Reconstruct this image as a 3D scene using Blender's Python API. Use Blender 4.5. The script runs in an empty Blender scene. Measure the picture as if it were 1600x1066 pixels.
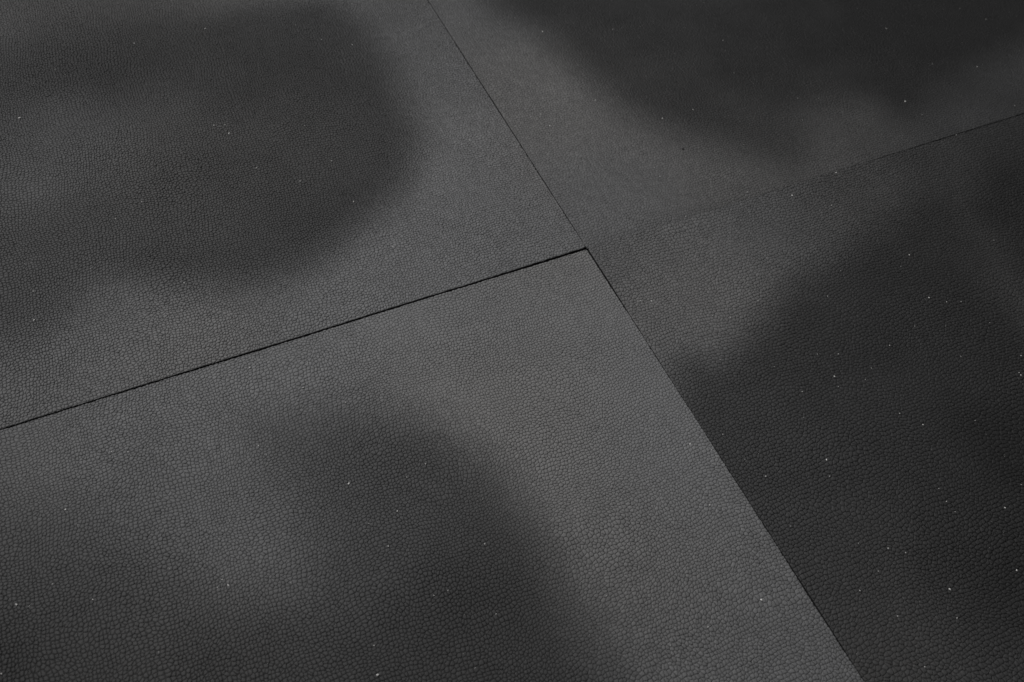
import bpy, math, random
import numpy as np
from mathutils import Matrix, Vector

# ---------------------------------------------------------------- camera, light, exposure
sc = bpy.context.scene
MM = 0.001
R = [[0.908757, 0.305149, -0.284682], [-0.411543, 0.76844, -0.490033], [0.069228, 0.56248, 0.823908]]
P = [-0.15406, -0.20642, 0.28825]
cam = bpy.data.cameras.new('camera')
cam.lens = 28.688
cam.sensor_width = 36
cam.clip_start = 0.01
cam.clip_end = 50
cam.dof.use_dof = True
cam.dof.focus_distance = 0.355
cam.dof.aperture_fstop = 13
camo = bpy.data.objects.new('camera', cam)
sc.collection.objects.link(camo)
m = Matrix(R).to_4x4(); m.translation = Vector(P)
camo.matrix_world = m
sc.camera = camo

w = bpy.data.worlds.new('World'); sc.world = w; w.use_nodes = True
bg = w.node_tree.nodes['Background']
bg.inputs[0].default_value = (0.985, 0.99, 1.0, 1); bg.inputs[1].default_value = WORLD = 0.22

def softbox(name, loc, target, sx, sy, power, col):
    l = bpy.data.lights.new(name, 'AREA'); l.shape = 'RECTANGLE'; l.size = sx; l.size_y = sy
    l.energy = power; l.color = col
    o = bpy.data.objects.new(name, l); sc.collection.objects.link(o)
    o.location = loc
    o.rotation_euler = (Vector(target) - Vector(loc)).to_track_quat('-Z', 'Y').to_euler()
softbox('softbox', (-0.78, 1.05, 1.35), (0.08, 0, 0), 0.7, 0.7, 46, (1, 0.99, 0.985))

sc.view_settings.view_transform = 'Standard'; sc.view_settings.look = 'None'
sc.view_settings.exposure = 0; sc.view_settings.gamma = 1
sc.render.engine = 'CYCLES'

# ---------------------------------------------------------------- helpers
def tag(o, label=None, cat=None, group=None, kind=None):
    if label: o['label'] = label
    if cat: o['category'] = cat
    if group: o['group'] = group
    if kind: o['kind'] = kind

class NT:
    def __init__(s, name):
        s.m = bpy.data.materials.new(name); s.m.use_nodes = True
        s.t = s.m.node_tree; s.n = s.t.nodes; s.bsdf = s.n['Principled BSDF']; s.out = s.n['Material Output']
    def new(s, typ, **kw):
        n = s.n.new(typ)
        for k, v in kw.items(): setattr(n, k, v)
        return n
    def link(s, a, b): s.t.links.new(a, b)
    def math(s, op, a, b=None, c=None, clamp=False):
        n = s.new('ShaderNodeMath', operation=op); n.use_clamp = clamp
        for i, v in enumerate((a, b, c)):
            if v is None: continue
            if isinstance(v, (int, float)): n.inputs[i].default_value = v
            else: s.link(v, n.inputs[i])
        return n.outputs[0]
    def vmath(s, op, a, b):
        n = s.new('ShaderNodeVectorMath', operation=op)
        for i, v in enumerate((a, b)):
            if v is None: continue
            if isinstance(v, (int, float)):
                if op == 'SCALE': n.inputs['Scale'].default_value = v
                else: n.inputs[i].default_value = (v, v, v)
            elif isinstance(v, tuple): n.inputs[i].default_value = v
            elif op == 'SCALE' and i == 1: s.link(v, n.inputs['Scale'])
            else: s.link(v, n.inputs[i])
        return n.outputs[0]
    def ramp(s, v, a, b, lo=0.0, hi=1.0):
        n = s.new('ShaderNodeMapRange', interpolation_type='SMOOTHSTEP')
        s.link(v, n.inputs[0])
        for i, x in enumerate((a, b, lo, hi)): n.inputs[i + 1].default_value = x
        return n.outputs[0]
    def noise(s, vec, scale, detail=2.0, rough=0.5):
        n = s.new('ShaderNodeTexNoise'); s.link(vec, n.inputs['Vector'])
        n.inputs['Scale'].default_value = scale; n.inputs['Detail'].default_value = detail
        n.inputs['Roughness'].default_value = rough
        return n

# ---------------------------------------------------------------- moulded rubber, leather-like pebble grain
def rubber():
    k = NT('pebbled_black_rubber')
    co = k.new('ShaderNodeTexCoord').outputs['Object']
    seed = k.new('ShaderNodeAttribute', attribute_name='grain_seed').outputs['Vector']
    pale_mix = k.new('ShaderNodeAttribute', attribute_name='pale_mix').outputs['Fac']
    relief = k.new('ShaderNodeAttribute', attribute_name='relief').outputs['Fac']
    p0 = k.vmath('ADD', co, seed)
    # large swirls turn and squeeze the rows of pebbles
    n1 = k.noise(p0, 22, 1.0); n2 = k.noise(p0, 95, 1.0)
    d1 = k.vmath('SCALE', k.vmath('SUBTRACT', n1.outputs['Color'], 0.5), 0.011)
    d2 = k.vmath('SCALE', k.vmath('SUBTRACT', n2.outputs['Color'], 0.5), 0.0015)
    p = k.vmath('ADD', k.vmath('ADD', p0, d1), d2)
    p = k.vmath('SCALE', k.vmath('MULTIPLY', p, (1, 1, 0)), k.new('ShaderNodeAttribute', attribute_name='grain_count').outputs['Fac'])
    ve = k.new('ShaderNodeTexVoronoi', feature='DISTANCE_TO_EDGE', voronoi_dimensions='2D')
    vf = k.new('ShaderNodeTexVoronoi', feature='F1', voronoi_dimensions='2D')
    for v in (ve, vf):
        k.link(p, v.inputs['Vector']); v.inputs['Scale'].default_value = 640; v.inputs['Randomness'].default_value = 0.70
    de = ve.outputs['Distance']; f1 = vf.outputs['Distance']
    wob = k.noise(p0, 1500, 1.0).outputs['Fac']
    de = k.math('ADD', de, k.math('MULTIPLY', k.math('SUBTRACT', wob, 0.5), 0.07))
    de = k.math('MAXIMUM', de, 0.0)
    t = k.math('DIVIDE', f1, k.math('ADD', f1, k.math('ADD', de, 0.001)))
    pillow = k.math('SUBTRACT', 1.0, k.math('POWER', t, 7.0))
    round_ = k.ramp(f1, 0.30, 0.78, 1.0, 0.75)
    sep = k.new('ShaderNodeSeparateColor'); k.link(vf.outputs['Color'], sep.inputs[0])
    each = k.math('ADD', 0.72, k.math('MULTIPLY', sep.outputs[0], 0.28))
    h = k.math('MULTIPLY', k.math('MULTIPLY', pillow, each), round_)
    fine = k.noise(p0, 5200, 2.0, 0.65).outputs['Fac']
    h = k.math('ADD', h, k.math('MULTIPLY', k.math('SUBTRACT', fine, 0.5), 0.16))
    h = k.math('MULTIPLY', h, relief)
    dn = k.new('ShaderNodeDisplacement', space='OBJECT')
    dn.inputs['Midlevel'].default_value = 0.8; dn.inputs['Scale'].default_value = 0.00052
    k.link(h, dn.inputs['Height']); k.link(dn.outputs[0], k.out.inputs['Displacement'])
    k.m.displacement_method = 'BOTH'
    # colour: black rubber mixed towards paler grey by each tile's tone map
    mott = k.noise(p0, 14, 7.0, 0.68).outputs['Fac']
    speck = k.noise(p0, 2600, 2.0, 0.7).outputs['Fac']
    b = k.math('ADD', pale_mix, k.math('MULTIPLY', k.math('SUBTRACT', mott, 0.5), 0.20))
    b = k.math('MULTIPLY', b, k.math('ADD', 0.60, k.math('MULTIPLY', speck, 0.80)))
    b = k.math('MULTIPLY', b, k.math('ADD', 0.84, k.math('MULTIPLY', sep.outputs[1], 0.32)), clamp=True)
    mix = k.new('ShaderNodeMix', data_type='RGBA')
    mix.inputs['A'].default_value = (DARK, DARK, DARK * 1.01, 1)
    warm = k.ramp(k.noise(p0, 6, 1.0).outputs['Fac'], 0.42, 0.66)
    tint = k.new('ShaderNodeMix', data_type='RGBA')
    tint.inputs['A'].default_value = (PALE * .99, PALE * .995, PALE * 1.01, 1)
    tint.inputs['B'].default_value = (PALE * 1.012, PALE * .996, PALE * .985, 1)
    k.link(warm, tint.inputs['Factor']); k.link(tint.outputs['Result'], mix.inputs['B'])
    k.link(b, mix.inputs['Factor'])
    k.link(mix.outputs['Result'], k.bsdf.inputs['Base Color'])
    k.link(k.math('ADD', 0.66, k.math('MULTIPLY', pale_mix, 0.10)), k.bsdf.inputs['Roughness'])
    k.bsdf.inputs["Specular IOR Level"].default_value = 0.18
    return k.m
DARK, PALE = 0.010, 0.115

# ---------------------------------------------------------------- pale and dark grey tones of each tile (tile plane, millimetres)
# pale / dark: how grey the rubber is at places inside and outside the dark patches; blobs: outlines of the patches
TONES = {
 'back_left': {'pale': [(-217.1, 271.9, 52.4), (-189.1, 256.4, 51.9), (-22.9, 175.5, 73.9), (-17.0, 132.1, 77.7), (-32.0, 203.9, 68.6), (-41.7, 87.9, 86.7), (-19.1, 74.7, 84.3), (-10.5, 24.7, 81.8), (-52.0, 44.8, 87.5), (-76.0, 32.4, 88.5), (-121.5, 22.0, 85.2), (-151.5, 15.2, 82.7), (-176.0, 24.9, 85.9), (-201.4, 27.9, 83.3), (-226.9, 24.4, 83.4), (-247.7, 7.3, 79.5), (-250.4, 27.3, 68.3), (-239.2, 42.8, 60.8), (-103.7, 22.9, 88.0), (-33.2, 11.9, 86.5), (-211.3, 45.9, 70.7), (-284.8, 19.4, 64.7), (11.1, 315.7, 74.4), (-216.2, 384.2, 51.5)], 'dark': [(-219.6, 219.6, 44.0), (-171.1, 202.8, 40.5), (-108.6, 181.1, 44.2), (-65.4, 149.1, 46.6), (-64.3, 101.1, 49.8), (-76.1, 67.3, 48.8), (-129.4, 44.7, 51.6), (-157.3, 47.5, 52.4), (-196.1, 58.6, 51.8), (-230.9, 72.1, 56.2), (-223.9, 131.2, 61.6), (-198.3, 130.8, 63.9), (-210.8, 144.7, 58.8), (-155.6, 119.8, 54.0), (-112.7, 104.1, 51.1), (-163.7, 82.5, 56.0), (-246.9, 63.5, 50.9), (-217.5, 94.5, 52.6), (-110.5, 58.2, 51.9), (-279.7, 143.2, 44.2)], 'blobs': [([(-307.4, 244.6), (-217.2, 241.6), (-193.8, 246.8), (-148.1, 236.4), (-102.7, 232.6), (-60.6, 222.6), (-44.4, 201.6), (-40.3, 169.3), (-43.3, 130.2), (-47.4, 100.0), (-59.3, 77.3), (-77.5, 58.8), (-95.3, 48.2), (-113.5, 38.6), (-132.4, 34.0), (-154.8, 35.0), (-177.1, 45.5), (-201.7, 57.0), (-220.5, 53.2), (-233.7, 47.6), (-258.3, 43.6), (-316.7, 47.6)], 36)]},
 'back_right': {'pale': [(4.5, 166.2, 69.2), (20.9, 186.3, 67.2), (27.2, 128.2, 75.3), (29.0, 99.1, 78.4), (28.5, 67.4, 76.8), (26.8, 28.9, 77.1), (66.6, 33.4, 72.2), (75.0, 15.7, 71.7), (31.3, 4.5, 78.1), (103.7, 0.2, 67.8), (182.7, 33.3, 59.2), (154.1, 24.5, 60.4), (130.7, 9.8, 65.0), (200.2, 15.9, 55.9), (235.8, 14.3, 51.2), (281.4, 21.4, 49.5), (310.7, 35.9, 49.4), (65.3, 64.5, 75.7), (354.2, 20.9, 43.3), (101.0, 25.7, 70.2)], 'dark': [(45.1, 184.9, 37.3), (67.7, 144.7, 44.4), (80.8, 92.0, 45.7), (103.7, 61.5, 44.5), (125.8, 32.1, 47.9), (109.8, 143.3, 39.9), (152.1, 103.3, 39.2), (215.6, 94.4, 34.6), (237.7, 61.2, 33.1), (283.0, 85.0, 32.6), (337.7, 80.6, 31.1), (218.3, 37.8, 36.2), (164.6, 56.7, 40.4), (243.5, 202.8, 31.7), (485.5, 85.3, 31.5)], 'blobs': [([(49.1, 248.0), (36.2, 198.0), (41.2, 176.2), (49.4, 149.7), (57.5, 120.6), (61.3, 93.3), (69.9, 69.3), (87.6, 48.6), (105.1, 31.8), (118.3, 18.4), (131.9, 14.4), (145.6, 27.5), (161.7, 43.6), (194.9, 43.1), (211.6, 24.1), (232.6, 26.8), (265.2, 36.2), (297.8, 46.8), (334.0, 54.1), (430.5, 64.4), (642.0, 289.8), (103.6, 432.9)], 44)]},
 'front_left': {'pale': [(-16.0, -7.1, 88.1), (-47.0, -18.5, 90.7), (-80.7, -27.0, 90.8), (-108.9, -26.1, 89.3), (-135.9, -25.3, 86.4), (-161.0, -21.6, 85.5), (-184.0, -12.3, 84.5), (-209.3, -17.4, 84.6), (-232.4, -16.8, 80.8), (-250.1, -15.3, 69.7), (-51.0, -59.5, 92.0), (-26.0, -69.6, 90.9), (-28.2, -100.8, 90.0), (-7.1, -90.5, 92.0), (-54.5, -96.0, 93.7), (-55.3, -124.2, 83.8), (-36.7, -140.2, 86.8), (-14.2, -149.7, 83.9), (-38.2, -165.2, 80.3), (-23.1, -183.7, 78.0), (-7.3, -199.9, 79.0), (-62.7, -161.9, 76.6), (-193.3, -55.5, 72.2), (-213.5, -41.6, 72.8), (-174.6, -74.1, 76.2), (-187.5, -60.7, 83.8), (-178.2, -88.1, 76.8), (-177.8, -39.3, 80.1), (-275.9, -15.7, 64.7), (-37.9, -240.4, 78.8), (-2.6, -32.0, 91.4)], 'dark': [(-152.5, -37.6, 66.9), (-133.0, -57.7, 62.0), (-118.9, -69.4, 57.6), (-104.7, -86.9, 58.0), (-130.4, -87.3, 61.2), (-95.3, -102.0, 53.6), (-90.3, -125.4, 46.5), (-90.8, -142.6, 47.4), (-87.3, -160.6, 52.9), (-121.7, -129.3, 45.2), (-146.3, -132.8, 46.1), (-158.9, -101.2, 62.9), (-136.0, -103.4, 58.6), (-172.8, -109.8, 60.1), (-152.0, -78.3, 64.4), (-177.3, -126.0, 48.1), (-201.8, -95.0, 59.8), (-219.4, -75.5, 60.3), (-238.5, -62.5, 58.9), (-251.5, -49.5, 60.0), (-250.2, -74.3, 50.4), (-233.9, -101.5, 48.7), (-261.8, -91.5, 32.4), (-206.3, -115.6, 47.6), (-158.5, -167.5, 40.1), (-103.2, -192.0, 49.4), (-229.9, -135.9, 39.1), (-248.2, -38.0, 53.5)], 'blobs': [([(-163.9, -33.0), (-146.3, -33.9), (-125.4, -42.4), (-105.2, -53.8), (-93.0, -71.1), (-82.8, -91.7), (-81.4, -111.9), (-81.3, -129.2), (-81.4, -145.4), (-80.2, -163.7), (-77.5, -181.6), (-83.6, -237.7), (-330.5, -126.0), (-306.5, -38.4), (-262.6, -34.6), (-243.8, -37.2), (-228.0, -49.0), (-211.9, -70.0), (-192.5, -91.8), (-170.4, -101.3), (-159.7, -88.2), (-159.5, -66.9), (-164.8, -50.5)], 36)]},
 'front_right': {'pale': [(1.7, -17.9, 74.0), (17.5, -20.0, 79.0), (35.6, -18.7, 79.4), (3.0, -45.6, 78.5), (54.3, -17.4, 74.9), (20.1, -44.8, 85.4), (41.3, -49.2, 82.8), (43.6, -61.6, 79.7), (19.1, -63.1, 77.6), (93.6, -14.6, 71.3), (74.6, -42.0, 73.9), (123.5, -16.6, 62.3), (107.3, -33.2, 65.1), (158.0, -24.8, 59.8), (154.3, -13.8, 55.3), (200.2, -10.7, 48.0), (249.3, -7.3, 42.9), (19.0, -73.8, 74.2), (178.4, -73.5, 49.2), (170.1, -95.5, 51.2), (165.2, -117.3, 53.6), (184.2, -53.4, 44.8)], 'dark': [(13.8, -92.4, 52.3), (40.1, -82.3, 49.0), (75.5, -66.5, 46.8), (123.7, -52.5, 44.7), (168.3, -47.4, 41.7), (64.0, -105.9, 46.4), (113.2, -89.1, 41.3), (141.7, -100.3, 40.4), (209.7, -63.1, 38.2), (226.9, -35.8, 37.8), (17.0, -125.5, 51.2), (19.9, -164.1, 50.3), (27.0, -193.1, 52.4), (24.4, -213.6, 56.0), (8.8, -197.5, 54.6), (52.1, -216.2, 48.4), (78.2, -202.2, 37.7), (75.5, -173.5, 41.1), (115.8, -160.0, 34.2), (70.0, -141.2, 45.9), (130.8, -132.8, 42.1), (172.0, -149.4, 32.0), (85.2, -230.5, 39.1), (267.0, -60.7, 39.2), (-9.7, -253.0, 53.1)], 'blobs': [([(4.3, -76.7), (20.2, -77.1), (36.8, -72.0), (56.7, -63.0), (77.6, -53.4), (104.5, -47.3), (134.7, -43.6), (157.0, -36.2), (172.4, -27.8), (187.1, -35.7), (178.0, -60.1), (169.6, -82.9), (164.8, -109.4), (172.0, -149.4), (151.2, -233.3), (-22.8, -282.2), (-56.5, -232.0), (-53.7, -146.0)], 31), ([(241.4, -20.6), (307.5, -22.8), (229.7, -135.0), (188.0, -102.5), (200.1, -73.0), (203.4, -46.6)], 31)]}}

def lin(s): 
    s = np.asarray(s, float) / 255.
    return ((s + 0.055) / 1.055) ** 2.4

def shepard(X, Y, pts, sig):
    num = np.zeros_like(X); den = np.zeros_like(X)
    for (x, y, v) in pts:
        d2 = (X - x) ** 2 + (Y - y) ** 2
        wt = 1.0 / (d2 + sig * sig) ** 2
        num += wt * v; den += wt
    return num / den

def closed_curve(poly, n=6):
    P_ = np.array(poly, float); N = len(P_); out = []
    for i in range(N):
        a, b, c, d = P_[i - 1], P_[i], P_[(i + 1) % N], P_[(i + 2) % N]
        for t in np.arange(n) / n:
            out.append(0.5 * ((2 * b) + (c - a) * t + (2 * a - 5 * b + 4 * c - d) * t * t + (3 * b - a - 3 * c + d) * t ** 3))
    return np.array(out)

def sdf(X, Y, poly):
    P_ = closed_curve(poly); Q = np.roll(P_, -1, 0)
    best = np.full(X.shape, 1e9); inside = np.zeros(X.shape, bool)
    for (ax, ay), (bx, by) in zip(P_, Q):
        dx, dy = bx - ax, by - ay
        t = np.clip(((X - ax) * dx + (Y - ay) * dy) / (dx * dx + dy * dy + 1e-9), 0, 1)
        best = np.minimum(best, (X - ax - t * dx) ** 2 + (Y - ay - t * dy) ** 2)
        if ay != by:
            inside ^= ((ay > Y) != (by > Y)) & (X < (bx - ax) * (Y - ay) / (by - ay) + ax)
    return np.where(inside, -1, 1) * np.sqrt(best)

def wave(X, Y, seed, L):
    r = np.random.RandomState(seed); z = np.zeros_like(X)
    for i in range(7):
        a = r.uniform(0, 2 * math.pi); f = r.uniform(.6, 1.6) / L; ph = r.uniform(0, 6.28)
        z += np.sin(2 * math.pi * f * (X * math.cos(a) + Y * math.sin(a)) + ph)
    return z / 3.0

def pale_map(st, gx, gy, seed):
    X, Y = np.meshgrid(gx, gy)
    wx = X + 1.2 * wave(X, Y, seed, 45); wy = Y + 1.2 * wave(X, Y, seed + 9, 45)
    pale = shepard(wx, wy, st['pale'], 22); dark = shepard(wx, wy, st['dark'], 22)
    mask = np.zeros_like(X)
    for poly, fe in st['blobs']:
        d = sdf(wx, wy, poly)
        t = np.clip((fe * 0.5 - d) / fe, 0, 1)
        mask = np.maximum(mask, t * t * (3 - 2 * t))
    L = pale * (1 - mask) + dark * mask
    return (lin(L) - B0) / (B1 - B0)
B0, B1 = float(lin(34)), float(lin(92))

# ---------------------------------------------------------------- tiles
SIZE = 500.0
def lines(sign, reach, s0, s1):
    """grid lines from the tile's inner edge outwards (mm): tight round the moulded rim, then pebble-fine, coarser far off"""
    v = [0, .12, .3, .55, .9, 1.3]
    x = 1.3
    while x < reach:
        x += s0 + (s1 - s0) * x / reach; v.append(x)
    s = s1
    while x < SIZE - 6:
        s = min(s * 1.05, 3.5); x += s; v.append(min(x, SIZE - 5))
    while v[-1] > SIZE - 5: v.pop()
    v += [SIZE - 3, SIZE - 1.3, SIZE - .9, SIZE - .55, SIZE - .3, SIZE - .12, SIZE]
    return np.array(v) * sign

def smooth01(t): t = np.clip(t, 0, 1); return t * t * (3 - 2 * t)

def make_tile(sx, sy, st, seed, label, reach, steps, edge, height, mat, grain_depth):
    ax = lines(1, reach[0], *steps[0]); ay = lines(1, reach[1], *steps[1])
    if sx < 0: gx = -ax[::-1]
    else: gx = ax
    if sy < 0: gy = -ay[::-1]
    else: gy = ay
    nx, ny = len(gx), len(gy)
    X, Y = np.meshgrid(gx, gy); U, V = np.abs(X), np.abs(Y)
    # rim: 0.22 mm round-over
    r = 0.22
    du = np.minimum(U, SIZE - U); dv = np.minimum(V, SIZE - V)
    q = np.sqrt(np.clip(r - du, 0, r) ** 2 + np.clip(r - dv, 0, r) ** 2)
    rim = np.where(q < r, r - np.sqrt(np.clip(r * r - q * q, 0, None)), r)
    rim = np.minimum(rim, r)
    Z = -rim + 0.10 * wave(X, Y, seed + 3, 120) + height(X, Y)
    # cut edges are not perfectly straight
    eu, ev = edge
    fu = np.exp(-U / 12.0); fv = np.exp(-V / 12.0)
    # rounded corner
    cr = np.clip(1.7 - U, 0, 1.7) * np.clip(1.7 - V, 0, 1.7) / 1.7
    wob = 0.04 * wave(X, Y, seed + 5, 9) + 0.035 * wave(X, Y, seed + 6, 2.6)
    PX = X + sx * (fu * (eu(V) + wob) + 0.22 * cr); PY = Y + sy * (fv * (ev(U) + wob) + 0.22 * cr)
    top = np.stack([PX, PY, Z], -1).reshape(-1, 3)
    # skirt down to the underside
    idx = np.arange(nx * ny).reshape(ny, nx)
    ring = np.concatenate([idx[0, :], idx[1:, -1], idx[-1, -2::-1], idx[-2:0:-1, 0]])
    low = top[ring].copy(); low[:, 2] = -7.0
    n0 = len(top); nr = len(ring)
    co = np.concatenate([top, low]) * MM
    quads = np.stack([idx[:-1, :-1], idx[:-1, 1:], idx[1:, 1:], idx[1:, :-1]], -1).reshape(-1, 4)
    li = n0 + np.arange(nr)
    sk = np.stack([ring, li, np.roll(li, -1), np.roll(ring, -1)], -1)
    quads = np.concatenate([quads, sk])
    nq = len(quads)
    me = bpy.data.meshes.new('rubber_tile')
    me.vertices.add(len(co)); me.vertices.foreach_set('co', co.astype(np.float32).ravel())
    nl = nq * 4 + nr
    me.loops.add(nl)
    me.loops.foreach_set('vertex_index', np.concatenate([quads.ravel(), li[::-1]]).astype(np.int32))
    me.polygons.add(nq + 1)
    me.polygons.foreach_set('loop_start', (np.arange(nq + 1) * 4).astype(np.int32))
    me.update(calc_edges=True)
    sm = np.ones(nq + 1, bool); sm[len(quads) - nr:] = False
    me.polygons.foreach_set('use_smooth', sm)
    # attributes
    cgx = np.linspace(gx[0], gx[-1], 201); cgy = np.linspace(gy[0], gy[-1], 201)
    B = pale_map(st, cgx, cgy, seed)
    fx = (X - cgx[0]) / (cgx[1] - cgx[0]); fy = (Y - cgy[0]) / (cgy[1] - cgy[0])
    ix = np.clip(fx.astype(int), 0, 199); iy = np.clip(fy.astype(int), 0, 199); fx -= ix; fy -= iy
    b = (B[iy, ix] * (1 - fx) + B[iy, ix + 1] * fx) * (1 - fy) + (B[iy + 1, ix] * (1 - fx) + B[iy + 1, ix + 1] * fx) * fy
    rel = smooth01(np.minimum(du, dv) / 0.4) * grain_depth * (1 + 0.12 * wave(X, Y, seed + 11, 70))
    b = b * smooth01(np.minimum(du, dv) / 0.12)
    at = me.attributes.new('pale_mix', 'FLOAT', 'POINT'); at.data.foreach_set('value', np.concatenate([b.ravel(), np.full(nr, -.2)]).astype(np.float32))
    rel_all = np.concatenate([rel.ravel(), np.zeros(nr)])
    at = me.attributes.new('grain_count', 'FLOAT', 'POINT'); at.data.foreach_set('value', np.full(len(co), 1.13 if sx < 0 else 1.0, np.float32))
    at = me.attributes.new('relief', 'FLOAT', 'POINT'); at.data.foreach_set('value', rel_all.astype(np.float32))
    at = me.attributes.new('grain_seed', 'FLOAT_VECTOR', 'POINT')
    at.data.foreach_set('vector', np.tile(np.array([seed * 0.731, seed * 0.417, 0.0], np.float32), len(co)))
    me.materials.append(mat)
    o = bpy.data.objects.new('rubber_tile', me); sc.collection.objects.link(o)
    tag(o, label, 'floor tile', 'rubber tiles laid edge to edge')
    return o

mat = rubber()
G = 'rubber tiles laid edge to edge'
near = lambda t, c, w_: np.exp(-((t - c) / w_) ** 2)
FINE, FAR = 0.45, 0.66
make_tile(-1, 1, TONES['back_left'], 1,
    'pebbled black rubber tile at upper left with one large round dark patch',
    (262, 285), ((FINE, FINE), (FINE, FAR)),
    (lambda v: 0.01 + 0 * v, lambda u: 0.30 - 0.20 * smooth01(u / 230) + 0.03 * np.sin(u / 11)),
    lambda X, Y: 0.15 * np.exp(-(X ** 2 + Y ** 2) / 60 ** 2), mat, 1.35)
make_tile(1, 1, TONES['back_right'], 2,
    'black rubber tile at upper right, dark but for a pale strip at its left',
    (366, 285), ((FINE, FAR), (FINE, FAR)),
    (lambda v: 0.01 + 0 * v, lambda u: 0.02 + 0.08 * smooth01((u - 60) / 120)),
    lambda X, Y: -1.0 * np.exp(-Y / 4.5) * np.exp(-(X / 210) ** 2) - 0.10 * np.exp(-Y / 5), mat, 0.85)
make_tile(-1, -1, TONES['front_left'], 3,
    'palest rubber tile at lower left, below the wide open black seam',
    (262, 232), ((FINE, FINE), (FINE, .38)),
    (lambda v: 0.02 + 0.10 * (1 - smooth01((v - 20) / 25)) + 0.10 * near(v, 178, 14), lambda u: 0.22 - 0.13 * smooth01(u / 230)),
    lambda X, Y: 0.05 * np.exp(-(X ** 2 + Y ** 2) / 60 ** 2) + 0.32 * np.exp(-np.abs(X) / 7) * smooth01((-Y - 25) / 25) * (1 - 0.7 * near(-Y, 178, 14)), mat, 1.15)
make_tile(1, -1, TONES['front_right'], 4,
    'darkest pebbled rubber tile at lower right, pale only at its inner corner',
    (366, 232), ((FINE, FAR), (FINE, .38)),
    (lambda v: -0.10 + 0.17 * (1 - smooth01((v - 20) / 25)) + 0.13 * near(v, 178, 14), lambda u: 0.02 + 0.08 * smooth01((u - 60) / 120)),
    lambda X, Y: 0.30 * np.exp(-(X / 90) ** 2) * np.exp(-np.abs(Y) / 40), mat, 1.35)

# ---------------------------------------------------------------- floor under the tiles
k = NT('dark_concrete')
c = k.new('ShaderNodeTexCoord').outputs['Object']
cr = k.new('ShaderNodeValToRGB'); k.link(k.noise(c, 30, 4.0).outputs['Fac'], cr.inputs[0])
cr.color_ramp.elements[0].color = (.02, .02, .02, 1); cr.color_ramp.elements[1].color = (.035, .034, .033, 1)
k.link(cr.outputs[0], k.bsdf.inputs['Base Color']); k.bsdf.inputs['Roughness'].default_value = .9
me = bpy.data.meshes.new('floor')
me.from_pydata([(-3, -3, -.0072), (3, -3, -.0072), (3, 3, -.0072), (-3, 3, -.0072)], [], [(0, 1, 2, 3)])
me.materials.append(k.m)
fl = bpy.data.objects.new('floor', me); sc.collection.objects.link(fl); tag(fl, kind='structure')

# ---------------------------------------------------------------- dust
k = NT('white_grit'); k.bsdf.inputs['Base Color'].default_value = (.50, .495, .48, 1); k.bsdf.inputs['Roughness'].default_value = .4
grit = k.m
GRAINS = [
((-138.8, -71.6), 0.3, "largest white dust grain near the top of the front left tile's dark patch"),
((-125.7, -89.0), 0.24, 'white dust grain just below right of the largest one on the front left tile'),
((-17.4, -171.0), 0.26, 'elongated white grain on the pale strip of the front left tile, beside the lower seam'),
((-151.3, -140.6), 0.26, 'white grain in the dark patch at the very front edge of the front left tile'),
((-254.6, -71.2), 0.26, 'pale grain farthest left on the front left tile, one of a close pair'),
((50.2, -195.7), 0.3, 'brightest white grain low on the dark front right tile'),
((113.9, -6.4), 0.3, 'bright grain on the front right tile, close below the right seam'),
((220.0, 31.9), 0.34, 'bright grain in the dark patch of the back right tile, nearest the right seam'),
((145.8, -1.1), 0.3, 'white grain sitting right at the seam between back right and front right tiles'),
((67.2, -103.2), 0.24, 'white grain in the dark middle of the front right tile, beside the round patch edge'),
((-134.8, 132.1), 0.32, 'lowest of a tight cluster of four white grains on the back left tile'),
((-227.0, 177.3), 0.32, "white grain nearest the left end of the back left tile's dark patch"),
((-235.2, 48.0), 0.28, 'white grain at the front left rim of the dark patch on the back left tile'),
((-174.9, 45.5), 0.28, "white grain on the front rim of the back left tile's dark patch"),
((51.7, 156.5), 0.32, 'white grain at the left rim of the dark patch on the back right tile')]
CRUMBS = [((78.7, 42.5), 0.6, 'tiny black crumb on the pale strip of the upper right tile'), ((-160.3, 20.1), 0.5, 'tiny black crumb on the upper left tile, just behind the wide seam'), ((-32.6, -187.3), 0.35, 'tiny black crumb near the front edge on the lower left tile')]
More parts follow.
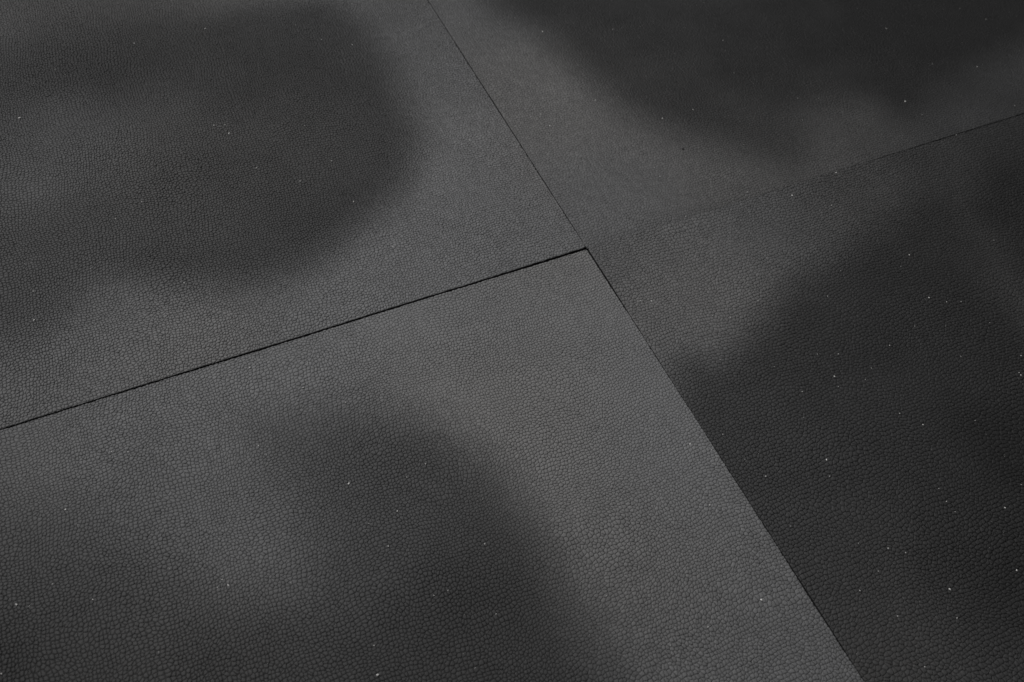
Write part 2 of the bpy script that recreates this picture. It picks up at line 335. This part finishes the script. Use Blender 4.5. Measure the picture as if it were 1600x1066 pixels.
SPECKS = [(-126.9, 220.0), (-165.1, 219.1), (-202.1, 203.8), (-140.3, 140.6), (-137.8, 138.7), (-135.2, 139.1), (-79.4, 207.7), (-69.6, 190.2), (-55.0, 180.3), (-47.9, 154.9), (-20.9, 182.0), (-6.8, 176.6), (4.9, 181.2), (9.5, 179.7), (-206.4, 210.0), (-217.8, 202.0), (-222.2, 152.7), (-200.4, 147.8), (-235.4, 80.7), (-210.2, 67.9), (-233.8, 63.7), (-111.3, 87.9), (-91.7, 66.1), (-93.2, 96.0), (-98.3, 125.0), (-128.4, 103.7), (-23.5, 86.8), (-83.8, 33.1), (-195.5, 93.7), (-182.8, 100.2), (-178.6, 152.7), (41.9, 173.7), (92.4, 145.3), (109.4, 142.2), (134.7, 132.6), (150.1, 114.4), (139.5, 86.4), (66.4, 90.9), (52.9, 92.3), (20.5, 82.3), (19.8, 92.3), (8.2, 77.6), (5.0, 77.7), (20.7, 50.3), (57.5, 35.7), (56.8, 28.9), (80.5, 66.8), (100.2, 67.2), (86.9, 40.3), (111.0, 34.1), (108.5, 15.9), (153.5, 39.3), (161.9, 55.1), (259.0, 53.5), (283.9, 42.1), (254.7, 91.1), (324.3, 77.6), (315.4, 92.3), (221.9, 19.5), (229.0, -0.7), (280.1, 6.8), (93.4, 3.8), (129.0, -19.4), (194.3, -24.2), (54.9, 0.7), (67.1, -10.2), (8.3, -36.5), (13.1, -38.4), (34.8, -55.7), (41.9, -59.6), (59.3, -56.2), (91.5, -66.1), (106.9, -56.0), (136.4, -64.6), (145.3, -60.2), (141.0, -75.6), (153.8, -106.8), (132.7, -100.6), (142.9, -89.8), (149.5, -92.3), (119.0, -95.2), (136.6, -84.7), (145.0, -107.4), (192.7, -68.4), (-8.8, -23.0), (-8.8, -38.7), (-44.2, -18.2), (-137.6, -13.8), (-159.8, -7.3), (-142.6, -24.6), (-129.1, -37.4), (-207.0, -9.4), (-165.6, -43.3), (-216.5, -25.1), (-211.0, -27.4), (-184.6, 11.9), (-235.3, -42.4), (-182.8, -69.2), (-117.8, -77.4), (-137.0, -89.5), (-109.3, -75.0), (-94.7, -96.8), (-133.3, -100.4), (-100.8, -113.1), (-190.2, -89.3), (-192.4, -91.5), (-188.8, -92.1), (-242.9, -68.6), (-250.8, -73.5), (-231.4, -79.3), (-214.7, -105.2), (-149.3, -131.2), (-119.5, -123.7), (-124.7, -123.4), (-261.4, -92.3), (-107.2, -137.9), (-168.8, -99.6), (-206.0, -78.6), (25.3, -77.1), (67.2, -90.9), (76.1, -94.3), (45.4, -89.0), (65.6, -108.1), (49.3, -104.2), (101.0, -99.3), (127.7, -116.2), (154.2, -126.4), (146.6, -133.0), (146.4, -134.3), (85.3, -105.9), (79.0, -109.7), (42.4, -114.7), (82.1, -128.9), (110.4, -144.1), (87.9, -137.0), (6.4, -108.5), (-8.5, -107.1), (-1.8, -112.6), (8.4, -121.5), (39.5, -134.4), (12.2, -130.9), (36.2, -140.9), (37.2, -142.0), (46.9, -151.1), (74.3, -162.4), (107.3, -174.3), (9.3, -152.0), (-15.1, -132.5), (93.7, -179.3), (73.6, -172.7), (84.5, -181.6), (73.3, -168.0), (29.5, -167.9), (44.0, -178.0), (25.5, -195.7), (29.6, -179.6), (18.5, -182.7), (79.4, -200.4), (38.9, -174.0), (-3.2, -163.6), (-6.9, -183.1), (-40.5, -171.5), (-56.0, -171.4), (-32.4, -187.5), (45.5, -205.0), (22.9, -213.5), (-45.3, -65.6), (-28.4, -90.0), (-68.6, -147.6), (-60.3, -52.6)]
PHI = (1 + 5 ** .5) / 2
ICO_V = [(-1, PHI, 0), (1, PHI, 0), (-1, -PHI, 0), (1, -PHI, 0), (0, -1, PHI), (0, 1, PHI), (0, -1, -PHI), (0, 1, -PHI), (PHI, 0, -1), (PHI, 0, 1), (-PHI, 0, -1), (-PHI, 0, 1)]
ICO_F = [(0, 11, 5), (0, 5, 1), (0, 1, 7), (0, 7, 10), (0, 10, 11), (1, 5, 9), (5, 11, 4), (11, 10, 2), (10, 7, 6), (7, 1, 8), (3, 9, 4), (3, 4, 2), (3, 2, 6), (3, 6, 8), (3, 8, 9), (4, 9, 5), (2, 4, 11), (6, 2, 10), (8, 6, 7), (9, 8, 1)]
rnd = random.Random(5)
def grain(r, c=(0, 0, 0)):
    a = rnd.uniform(0, 6.28); ca, sa = math.cos(a), math.sin(a); sx, sy, sz = rnd.uniform(.9, 1.6), rnd.uniform(.6, 1), rnd.uniform(.5, .8)
    out = []
    for v in ICO_V:
        j = rnd.uniform(.75, 1.15) / 1.9 * r
        x, y, z = v[0] * j * sx, v[1] * j * sy, v[2] * j * sz
        out.append(((c[0] + x * ca - y * sa) * MM, (c[1] + x * sa + y * ca) * MM, (c[2] + z) * MM))
    return out
for (xy, r, label) in GRAINS:
    me = bpy.data.meshes.new('dust_grain'); me.from_pydata(grain(r * 1.25), [], ICO_F); me.materials.append(grit)
    o = bpy.data.objects.new('dust_grain', me); sc.collection.objects.link(o)
    o.location = (xy[0] * MM, xy[1] * MM, .00026)
    tag(o, label, 'dust grain', 'larger white dust grains scattered on the tiles')
k = NT('black_crumb'); k.bsdf.inputs['Base Color'].default_value = (.006, .006, .006, 1); k.bsdf.inputs['Roughness'].default_value = .8
for (xy, r, label) in CRUMBS:
    me = bpy.data.meshes.new('rubber_crumb'); me.from_pydata(grain(r), [], ICO_F); me.materials.append(k.m)
    o = bpy.data.objects.new('rubber_crumb', me); sc.collection.objects.link(o)
    o.location = (xy[0] * MM, xy[1] * MM, .00012)
    tag(o, label, 'crumb', 'black crumbs on the pale parts of the tiles')
V, F = [], []
def add(x, y, r):
    b = len(V); V.extend(grain(r, (x, y, 0.16))); F.extend([tuple(b + i for i in f) for f in ICO_F])
for (x, y) in SPECKS: add(x, y, rnd.choice((.15, .2, .26)))
for i in range(2600): add(rnd.uniform(-290, 390), rnd.uniform(-260, 310), rnd.choice((.04, .05, .06, .07)))
me = bpy.data.meshes.new('dust'); me.from_pydata(V, [], F); me.materials.append(grit)
o = bpy.data.objects.new('dust', me); sc.collection.objects.link(o)
tag(o, 'fine pale dust specks scattered over all four black tiles', 'dust', kind='stuff')
